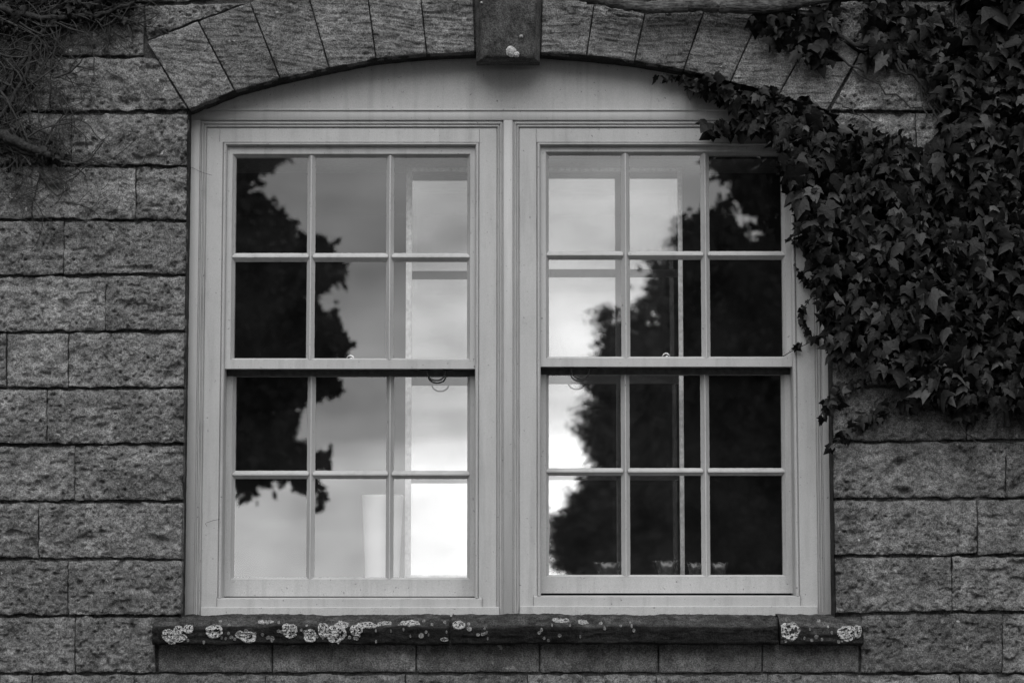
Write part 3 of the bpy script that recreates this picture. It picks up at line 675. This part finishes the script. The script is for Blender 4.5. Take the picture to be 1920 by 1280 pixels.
# ================================================================ CLIMBING PLANTS
def inpoly(x, y, poly):
    c = False; j = len(poly)-1
    for i in range(len(poly)):
        xi, yi = poly[i]; xj, yj = poly[j]
        if (yi > y) != (yj > y) and x < (xj-xi)*(y-yi)/(yj-yi)+xi: c = not c
        j = i
    return c
half = [(0, .0), (.12, .14), (.28, .17), (.44, .05), (.56, -.14), (.74, -.40), (.50, -.34), (.33, -.40), (.30, -.52), (.25, -.64), (0, -1.08)]
def leaf(g, c, size, yaw, pitch, roll, tone, simple=False):
    """three-lobed leaf hanging from c; pitch lifts its face to the sky"""
    k = .16; hw = .95
    rib = [(0, 0, .0), (0, -.45, -.05), (0, -1.0, .10)]
    V = []
    cup = random.uniform(.05, .26); hw = random.uniform(.68, 1.08); lob = random.uniform(.72, 1.1)
    for sgn in (1, -1):
        for (x, z) in half:
            if x > .45: x *= lob
            x += random.gauss(0, .025)*(x > 0); z += random.gauss(0, .03)
            V.append((sgn*x*hw, cup*abs(x)*1.3 + (.10 if z < -.9 else 0) + (.12 if abs(x) > .6 else 0), z))
    V.append((0, -.03, -.40))
    n = len(half); F = []
    for s_ in (0, 1):
        o = s_*n
        for i in range(n-1): F.append([2*n, o+i, o+i+1] if s_ == 0 else [2*n, o+i+1, o+i])
    R = Matrix.Rotation(yaw, 3, 'Z') @ Matrix.Rotation(-pitch, 3, 'X') @ Matrix.Rotation(roll, 3, 'Y')
    c = Vector(c); g.add([tuple(c + R @ (Vector(v)*size)) for v in V], F, tone)
def rnd_leaf(g, u, v, d, px, tone=None):
    X, Z = P(u, v, d); s = px/570*min(1.5, max(.55, random.lognormvariate(-.03, .22)))
    leaf(g, (X, d, Z), s, random.gauss(0, .6), random.gauss(0, .55), random.gauss(0, .6), random.random()**4 if tone is None else tone)
M_ = [(1452, 268), (1480, 238), (1530, 208), (1560, 235), (1640, 255), (1700, 262), (1735, 288), (1762, 250), (1790, 180), (1800, 120), (1920, 70), (2200, 60), (2230, 800), (1985, 790), (1880, 762), (1800, 760), (1740, 742), (1700, 722), (1650, 698), (1600, 684), (1560, 676), (1545, 620), (1535, 560), (1520, 480), (1502, 430), (1488, 380), (1474, 330)]
U_ = [(1405, 40), (1440, 28), (1540, 15), (1660, -30), (2200, -60), (2200, 130), (1800, 180), (1755, 195), (1700, 120), (1640, 112), (1580, 122), (1530, 128), (1480, 100), (1435, 75)]
iv = empty('ivy_vine', (P(1750, 700)[0], 0, 0), 'dark leafy ivy covering the stone wall to the right of the window', 'ivy')
g = G()
def scatter(poly, n, d0_, d1_, s0, s1, thin=None, tone=None):
    xs = [p[0] for p in poly]; ys = [p[1] for p in poly]; k = 0; it = 0
    while k < n and it < n*20:
        it += 1; u = random.uniform(min(xs), max(xs)); v = random.uniform(min(ys), max(ys))
        if not inpoly(u, v, poly): continue
        if thin and float(vn(u/55., v/45., 9)) < thin: continue
        d = -random.uniform(d0_, d1_); rnd_leaf(g, u, v-8, d, random.uniform(s0, s1), tone); k += 1
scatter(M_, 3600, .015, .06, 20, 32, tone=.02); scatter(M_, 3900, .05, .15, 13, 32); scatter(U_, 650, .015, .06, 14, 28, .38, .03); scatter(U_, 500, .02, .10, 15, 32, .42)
scatter([(1800, -60), (2200, -60), (2200, 200), (1800, 200)], 500, .03, .12, 24, 40, .25, .02)
def along(pts, n, w, d, s0, s1, dj=.02):
    seg = [Vector(p) for p in pts]; Ls = [(b-a).length for a, b in zip(seg, seg[1:])]; T = sum(Ls)
    for k in range(n):
        t = random.random()*T; i = 0
        while i < len(Ls)-1 and t > Ls[i]: t -= Ls[i]; i += 1
        p = seg[i].lerp(seg[i+1], min(t/Ls[i], 1)); rnd_leaf(g, p.x+random.gauss(0, w*.5), p.y+random.gauss(0, w*.5)-5, d+random.uniform(-dj, dj), random.uniform(s0, s1))
along([(1290, 158), (1350, 172), (1430, 196), (1500, 205), (1540, 215)], 220, 16, .02, 16, 28, .05)
along([(1205, 141), (1260, 150), (1300, 162)], 14, 5, .05, 9, 15)
along([(1325, 246), (1370, 243), (1420, 240), (1480, 245)], 90, 14, .03, 16, 28, .04)
along([(1400, 215), (1450, 222), (1500, 235)], 120, 20, .01, 18, 30, .05)
along([(1470, 300), (1478, 340), (1490, 370)], 40, 7, .06, 12, 20)
along([(1425, 168), (1460, 175), (1475, 205)], 10, 8, -.02, 10, 18)
sprigs = [[(1472, 455), (1484, 450), (1498, 462), (1512, 470)], [(1490, 495), (1497, 512), (1508, 530), (1524, 540)], [(1522, 556), (1505, 580), (1500, 600), (1515, 622), (1530, 640)],
          [(1468, 668), (1490, 655), (1512, 645), (1535, 632)], [(1322, 248), (1345, 242), (1375, 246)], [(1447, 160), (1463, 170), (1478, 166)]]
for s_ in sprigs:
    stem = G(); stem.tube([(P(u, v, .085)[0], .085, P(u, v, .085)[1]) for u, v in s_], .0016, 5); stem.build('tendril', m_twig, iv); along(s_[1:], 16, 5, .08, 8, 15, .01)
    along([s_[0], s_[1]], 5, 2, .085, 4, 7, .004)
low = [[(1560, 838), (1578, 822), (1605, 800), (1630, 785), (1660, 762)], [(1556, 760), (1575, 735), (1600, 722), (1640, 712)], [(1545, 785), (1552, 765), (1556, 745)], [(1630, 790), (1680, 765), (1740, 755)],
       [(1745, 735), (1760, 760), (1815, 790), (1850, 775)]]
for s_ in low: along(s_, 26, 9, -.03, 12, 24, .015); stem = G(); stem.tube([(P(u, v, -.02)[0], -.02, P(u, v, -.02)[1]) for u, v in s_], .002, 5); stem.build('tendril', m_twig, iv)
def wander(a, b, n, amp, d):
    r = []
    for k in range(n+1):
        t = k/n; u = a[0]*(1-t)+b[0]*t + random.gauss(0, amp)*(0 < k < n); v = a[1]*(1-t)+b[1]*t + random.gauss(0, amp)*(0 < k < n)
        X, Z = P(u, v, d); r.append((X, d + random.uniform(-.004, .004), Z))
    return r
for a, b, r in [((1655, -20), (1790, 235), .007), ((1690, 20), (1770, 215), .004), ((1700, 120), (1775, 215), .003), ((1715, 135), (1768, 220), .003), ((1530, 60), (1750, 120), .007), ((1740, 10), (1795, 215), .004), ((1560, 95), (1640, 40), .003),
                ((1780, 240), (1850, 520), .012), ((1850, 520), (1890, 800), .010), ((1600, 130), (1740, 215), .003), ((1620, 20), (1690, 130), .006), ((1500, 60), (1620, 135), .004), ((1670, 100), (1745, 175), .006), ((1850, 120), (1780, 330), .007), ((1700, -10), (1730, 190), .005), ((1420, 60), (1560, 95), .004), ((1590, 440), (1690, 425), .003), ((1830, 830), (1750, 740), .002), ((1895, 760), (1920, 800), .002), ((1620, 60), (1700, 140), .004), ((1640, 230), (1560, 190), .002), ((1725, 150), (1760, 225), .004)]:
    stem = G(); stem.tube(wander(a, b, 9, 3.5, -.028), r, 6); stem.build('stem', m_twig, iv)
# main trunk down to the ground, hidden among the leaves
tx = P(2150, 800)[0]; trk = G(); trk.tube([(tx, -.05, PZ(790)), (tx+.03, -.05, 1.6), (tx-.02, -.05, .8), (tx+.02, -.05, 0)], [.02, .028, .035, .045], 8)
ff = g.build('foliage', m_leaf, iv); trk.build('trunk', m_bark, iv, smooth=True)
# thick limb across the top of the arch
lb = G(); path = [(1035, -18), (1070, -5), (1120, 3), (1170, 13), (1215, 19), (1260, 17), (1310, 13), (1370, 16), (1430, 17), (1490, 9), (1540, -2), (1620, -24), (1720, -40), (1850, -60)]
pts = []; rad = []
for i in range(len(path)-1):
    for k in range(10):
        t = k/10; u = path[i][0]*(1-t)+path[i+1][0]*t; v = path[i][1]*(1-t)+path[i+1][1]*t
        d = -.075; X, Z = P(u, v-4, d); pts.append((X+random.gauss(0, .0008), d, Z+random.gauss(0, .0008))); rad.append((.014 + .010*min(1, (u-1035)/300.))*(1+random.gauss(0, .06)))
lb.tube(pts, rad, 14); lb.tube(wander((1100, 6), (1330, -12), 16, 1.6, -.055), .006, 6); lb.tube(wander((1200, 20), (1500, -4), 18, 1.8, -.04), .006, 6); lb.tube(wander((1380, 12), (1560, 32), 12, 2, -.05), .009, 6)
lb.build('limb', m_bark, iv, smooth=True)

# bare creeper on the left
cr_ = empty('bare_creeper', (P(60, 300)[0], 0, 0), 'leafless creeper of tangled twigs on the stone wall at the upper left of the window', 'creeper')
g = G()
def limbpath(pp, d, r0, r1, amp=1.2):
    pts = []; n = (len(pp)-1)*6
    for k in range(n+1):
        t = k/n*(len(pp)-1); i = min(int(t), len(pp)-2); f = t-i
        u = pp[i][0]*(1-f)+pp[i+1][0]*f; v = pp[i][1]*(1-f)+pp[i+1][1]*f; X, Z = P(u+random.gauss(0, amp), v+random.gauss(0, amp), d); pts.append((X, d+random.gauss(0, .002), Z))
    return pts, [r0+(r1-r0)*k/n for k in range(n+1)]
big = [([(-260, 180), (-100, 225), (0, 252), (40, 270), (75, 284), (92, 291), (112, 300)], -.05, .025, .007), ([(-200, 250), (0, 262), (40, 284), (95, 296)], -.035, .012, .010), ([(-60, 240), (20, 150), (60, 90), (110, 30), (150, -20)], -.03, .010, .007),
       ([(-40, 60), (60, 28), (160, 20), (260, -10)], -.03, .009, .005), ([(0, 40), (70, 60), (90, 100), (40, 200), (10, 250)], -.03, .006, .005), ([(-30, 10), (80, 35), (180, 30), (250, 5)], -.045, .012, .006), ([(150, -30), (120, 20), (60, 80), (50, 140), (20, 190), (-30, 260)], -.04, .008, .006)]
for pp, d, r0, r1 in big: p, r = limbpath(pp, d, r0, r1); g.tube(p, r, 8)
g.build('limb', m_limb, cr_, smooth=True)
tw = G()
def twig(u, v, ang, length, r, depth=0):
    n = max(4, int(length/9)); pts = []; d = -random.uniform(.006, .05); a = ang; cu, cv = u, v; curl = random.gauss(0, .09)
    for k in range(n+1):
        X, Z = P(cu, cv, d); pts.append((X, d, Z)); a += curl + random.gauss(0, .14); cu += math.cos(a)*length/n; cv += math.sin(a)*length/n
        d = min(-.004, d + random.gauss(0, .003))
        if depth < 2 and random.random() < .13: twig(cu, cv, a + random.choice((-1, 1))*random.uniform(.5, 1.1), length*.5, max(r*.7, .0011), depth+1)
    tw.tube(pts, [r*(1-.5*k/n) for k in range(n+1)], 5)
for k in range(170):
    u = random.uniform(-60, 170)*random.random()**.4; v = random.uniform(-20, 330)
    if u > 120 and v > 130: continue
    twig(u, v, random.uniform(-2.6, 1.2), random.uniform(40, 130), random.uniform(.0012, .0022)*random.choice((1, 1, 1.6, 2.6)))
for k in range(150): twig(random.uniform(-40, 220), random.uniform(-20, 55), random.gauss(-.2, .5), random.uniform(40, 120), random.uniform(.0015, .0035))
for k in range(30): twig(random.gauss(92, 14), random.gauss(290, 8), random.uniform(-3, 0), random.uniform(15, 40), .0018)
for k in range(16): twig(random.uniform(-40, 120), random.uniform(320, 400), random.gauss(0, .3), random.uniform(60, 150), .0014)
for u, v, a, l in [(118, 345, -.35, 130), (205, 300, -.6, 70), (265, 310, -.9, 50), (70, 240, -1.1, 90), (190, 75, -.3, 70), (130, 110, -1.0, 90), (20, 368, .0, 150)]: twig(u, v, a, l, .0018, 1)
X0 = [(P(u, v, .093)[0], .093, P(u, v, .093)[1]) for u, v in [(350, 312), (362, 315), (373, 321), (384, 325), (398, 329)]]; tw.tube(X0, .0006, 4)
X0 = [(P(u, v, .098)[0], .098, P(u, v, .098)[1]) for u, v in [(412, 973), (400, 975), (388, 979), (385, 981), (388, 986)]]; tw.tube(X0, .0006, 4)
tw.build('twigs', m_twig, cr_)
lf = G(); g = lf
for k in range(700):
    u = random.uniform(-200, 70)*random.random()**.3; v = random.uniform(40, 330); rnd_leaf(lf, u, v, -random.uniform(.005, .04), random.uniform(4, 10), random.random()**3*.2)
for k in range(1300): 
    u = random.uniform(-200, 250); v = random.gauss(-12, 26) if u > 60 else random.uniform(-60, 60)
    rnd_leaf(lf, u, v, -random.uniform(.01, .06), random.uniform(5, 14), random.random()**3*.25)
for k in range(60): rnd_leaf(lf, random.gauss(95, 16), random.gauss(292, 8), -random.uniform(.01, .06), random.uniform(6, 13), .03)
lf.build('withered_leaves', m_leaf, cr_)

# ================================================================ TREES ACROSS THE LAWN (seen in the panes)
def cards(g, X, Y, Z, sz):
    n = len(X); a = rng.normal(size=(n, 3)); a /= np.linalg.norm(a, axis=1)[:, None]; b = rng.normal(size=(n, 3)); b -= (b*a).sum(1)[:, None]*a; b /= np.linalg.norm(b, axis=1)[:, None]
    c = np.stack([X, Y, Z], -1); s = sz[:, None]
    V = np.stack([c - a*s, c - b*s*.55, c + a*s, c + b*s*.55], 1).reshape(-1, 3)
    g.add(V, np.arange(n*4).reshape(n, 4), .5)
def tree(name, label, outline, ydist, n, size, thick, trunk, holes=(), wob=8):
    d = 2*.145 + ydist; tx, zc = trunk
    t = empty(name, (tx, -ydist, 0), label, 'tree', None)
    xs = [p[0] for p in outline]; ys = [p[1] for p in outline]; U = []; 
    while len(U) < n:
        u = random.uniform(min(xs), max(xs)); v = random.uniform(min(ys), max(ys))
        au, av = u + wob*(float(vn(u/9.+3, v/9., 5))-.5)*2 + wob*.8*(float(vn(u/23., v/23.+9, 6))-.5), v + wob*(float(vn(u/9., v/9.+7, 8))-.5)*1.6
        if not inpoly(au, av, outline): continue
        if any(((au-h[0])/h[2])**2 + ((v-h[1])/h[3])**2 < 1 for h in holes): continue
        if random.random() < .16: u += random.gauss(0, wob*.55+4); v += random.gauss(0, wob*.45+4)
        U.append((u, v))
    U = np.array(U); x = (U[:, 0]-960)/FPX; y = (640-U[:, 1])/FPX; tt = (d+D)/(ct-y*st)
    X = x*tt; Z = CZ+tt*(st+y*ct); g = G()
    # depth of the crown follows its width, in clumps
    Y = -ydist + rng.uniform(-1, 1, n)*thick*(.35+.65*rng.uniform(0, 1, n)); X = X*(1+(-(Y+ydist))/(ydist+D)); Z = CZ+(Z-CZ)*(1+(-(Y+ydist))/(ydist+D))
    X += rng.normal(0, .03, n); Z += rng.normal(0, .03, n)
    cards(g, X, Y, Z, rng.uniform(.6, 1.3, n)*size)
    m2 = n//4; In = []
    while len(In) < m2:
        u = random.uniform(min(xs), max(xs)); v = random.uniform(min(ys), max(ys))
        if all(inpoly(u+15*math.cos(a), v+15*math.sin(a), outline) for a in (0, .9, 1.8, 2.7, 3.6, 4.5, 5.4)) and not any(((u-h[0])/(h[2]+18))**2 + ((v-h[1])/(h[3]+18))**2 < 1 for h in holes): In.append((u, v))
    In = np.array(In); x = (In[:, 0]-960)/FPX; y = (640-In[:, 1])/FPX; tt = (d+D)/(ct-y*st); Y = -ydist + rng.uniform(-.6, .6, m2)*thick
    X = x*tt*(1-(Y+ydist)/(ydist+D)); Z = CZ+tt*(st+y*ct)-CZ; Z = CZ+Z*(1-(Y+ydist)/(ydist+D)); cards(g, X, Y, Z, rng.uniform(.6, 1.2, m2)*.2)
    g.build('crown', m_treeleaf, t)
    b = G(); b.tube([(tx, -ydist, -.1), (tx+.1, -ydist, zc*.4), (tx-.1, -ydist+.1, zc*.75), (tx, -ydist, zc*1.5)], [.32, .26, .2, .08], 12)
    for k in range(7):
        a = 2*math.pi*k/7; h = zc*(.7+.1*k); l = 2.2+.2*k
        b.tube([(tx, -ydist, h), (tx+math.cos(a)*l*.5, -ydist+math.sin(a)*l*.4, h+.5), (tx+math.cos(a)*l, -ydist+math.sin(a)*l*.7, h+1.3)], [.1, .06, .02], 8)
    b.build('trunk', m_trunk, t, smooth=True); return t
left = [(150, -330), (330, -380), (470, -250), (520, -100), (545, 40), (500, 120), (560, 180), (525, 240), (545, 290), (520, 318), (492, 335), (470, 352), (462, 364), (512, 366), (518, 392), (540, 396), (552, 415), (572, 440), (600, 448), (632, 454), (626, 476), (600, 482), (648, 496), (650, 522), (622, 532), (596, 552), (602, 580), (628, 592), (640, 618), (652, 640), (655, 668), (640, 690), (640, 715), (645, 742), (618, 745), (596, 738), (575, 762), (565, 800), (552, 826), (590, 842), (622, 858), (632, 872), (612, 884), (590, 886), (600, 910), (612, 940), (604, 962), (594, 940), (580, 915), (566, 935), (556, 915), (540, 898), (520, 912), (505, 900), (480, 905), (470, 930), (465, 955), (448, 930), (430, 905), (330, 925), (250, 900), (140, 930), (20, 880), (-90, 820), (-160, 640), (-200, 420), (-150, 150), (-60, -60), (40, -200)]
tree('broadleaf_tree', 'large broadleaf tree across the lawn, reflected black in the left window', left, 30., 60000, .10, 2.6, (P(230, 900, 30.3)[0], 2.9), [(528, 415, 5, 5), (548, 545, 6, 5), (560, 560, 7, 4), (470, 640, 4, 5)])
right = [(1380, -420), (1480, -500), (1600, -380), (1680, -200), (1780, 0), (1900, 250), (1960, 520), (1980, 800), (1900, 1020), (1820, 1110), (1500, 1112), (1300, 1112), (1062, 1112), (1066, 1085), (1052, 1060), (1040, 1040), (1033, 1005), (1045, 960), (1062, 952), (1070, 925), (1090, 918), (1105, 895), (1128, 880), (1120, 860), (1108, 830), (1098, 800), (1092, 770), (1108, 745), (1118, 715), (1112, 690), (1122, 655), (1118, 632), (1130, 612), (1125, 575), (1140, 572), (1152, 600), (1160, 610), (1175, 575), (1190, 560), (1222, 560), (1232, 520), (1226, 490), (1250, 480), (1275, 478), (1262, 455), (1258, 430), (1275, 420), (1280, 395), (1300, 400), (1310, 380), (1330, 385), (1345, 378), (1368, 392), (1376, 375), (1370, 350), (1345, 330), (1330, 300), (1322, 250), (1350, 180), (1330, 60), (1360, -60), (1340, -200)]
tree('conifer_tree', 'tall ragged evergreen across the lawn, reflected black in the right window', right, 30., 95000, .085, 2.6, (P(1500, 900, 30.3)[0], 3.2),
     [(1395, 408, 26, 16), (1412, 434, 16, 12), (1365, 392, 12, 9), (1345, 345, 12, 10), (1222, 592, 12, 10), (1205, 570, 12, 8), (1152, 690, 6, 5), (1155, 770, 6, 5), (1118, 912, 9, 5), (1200, 905, 5, 4)], wob=20)
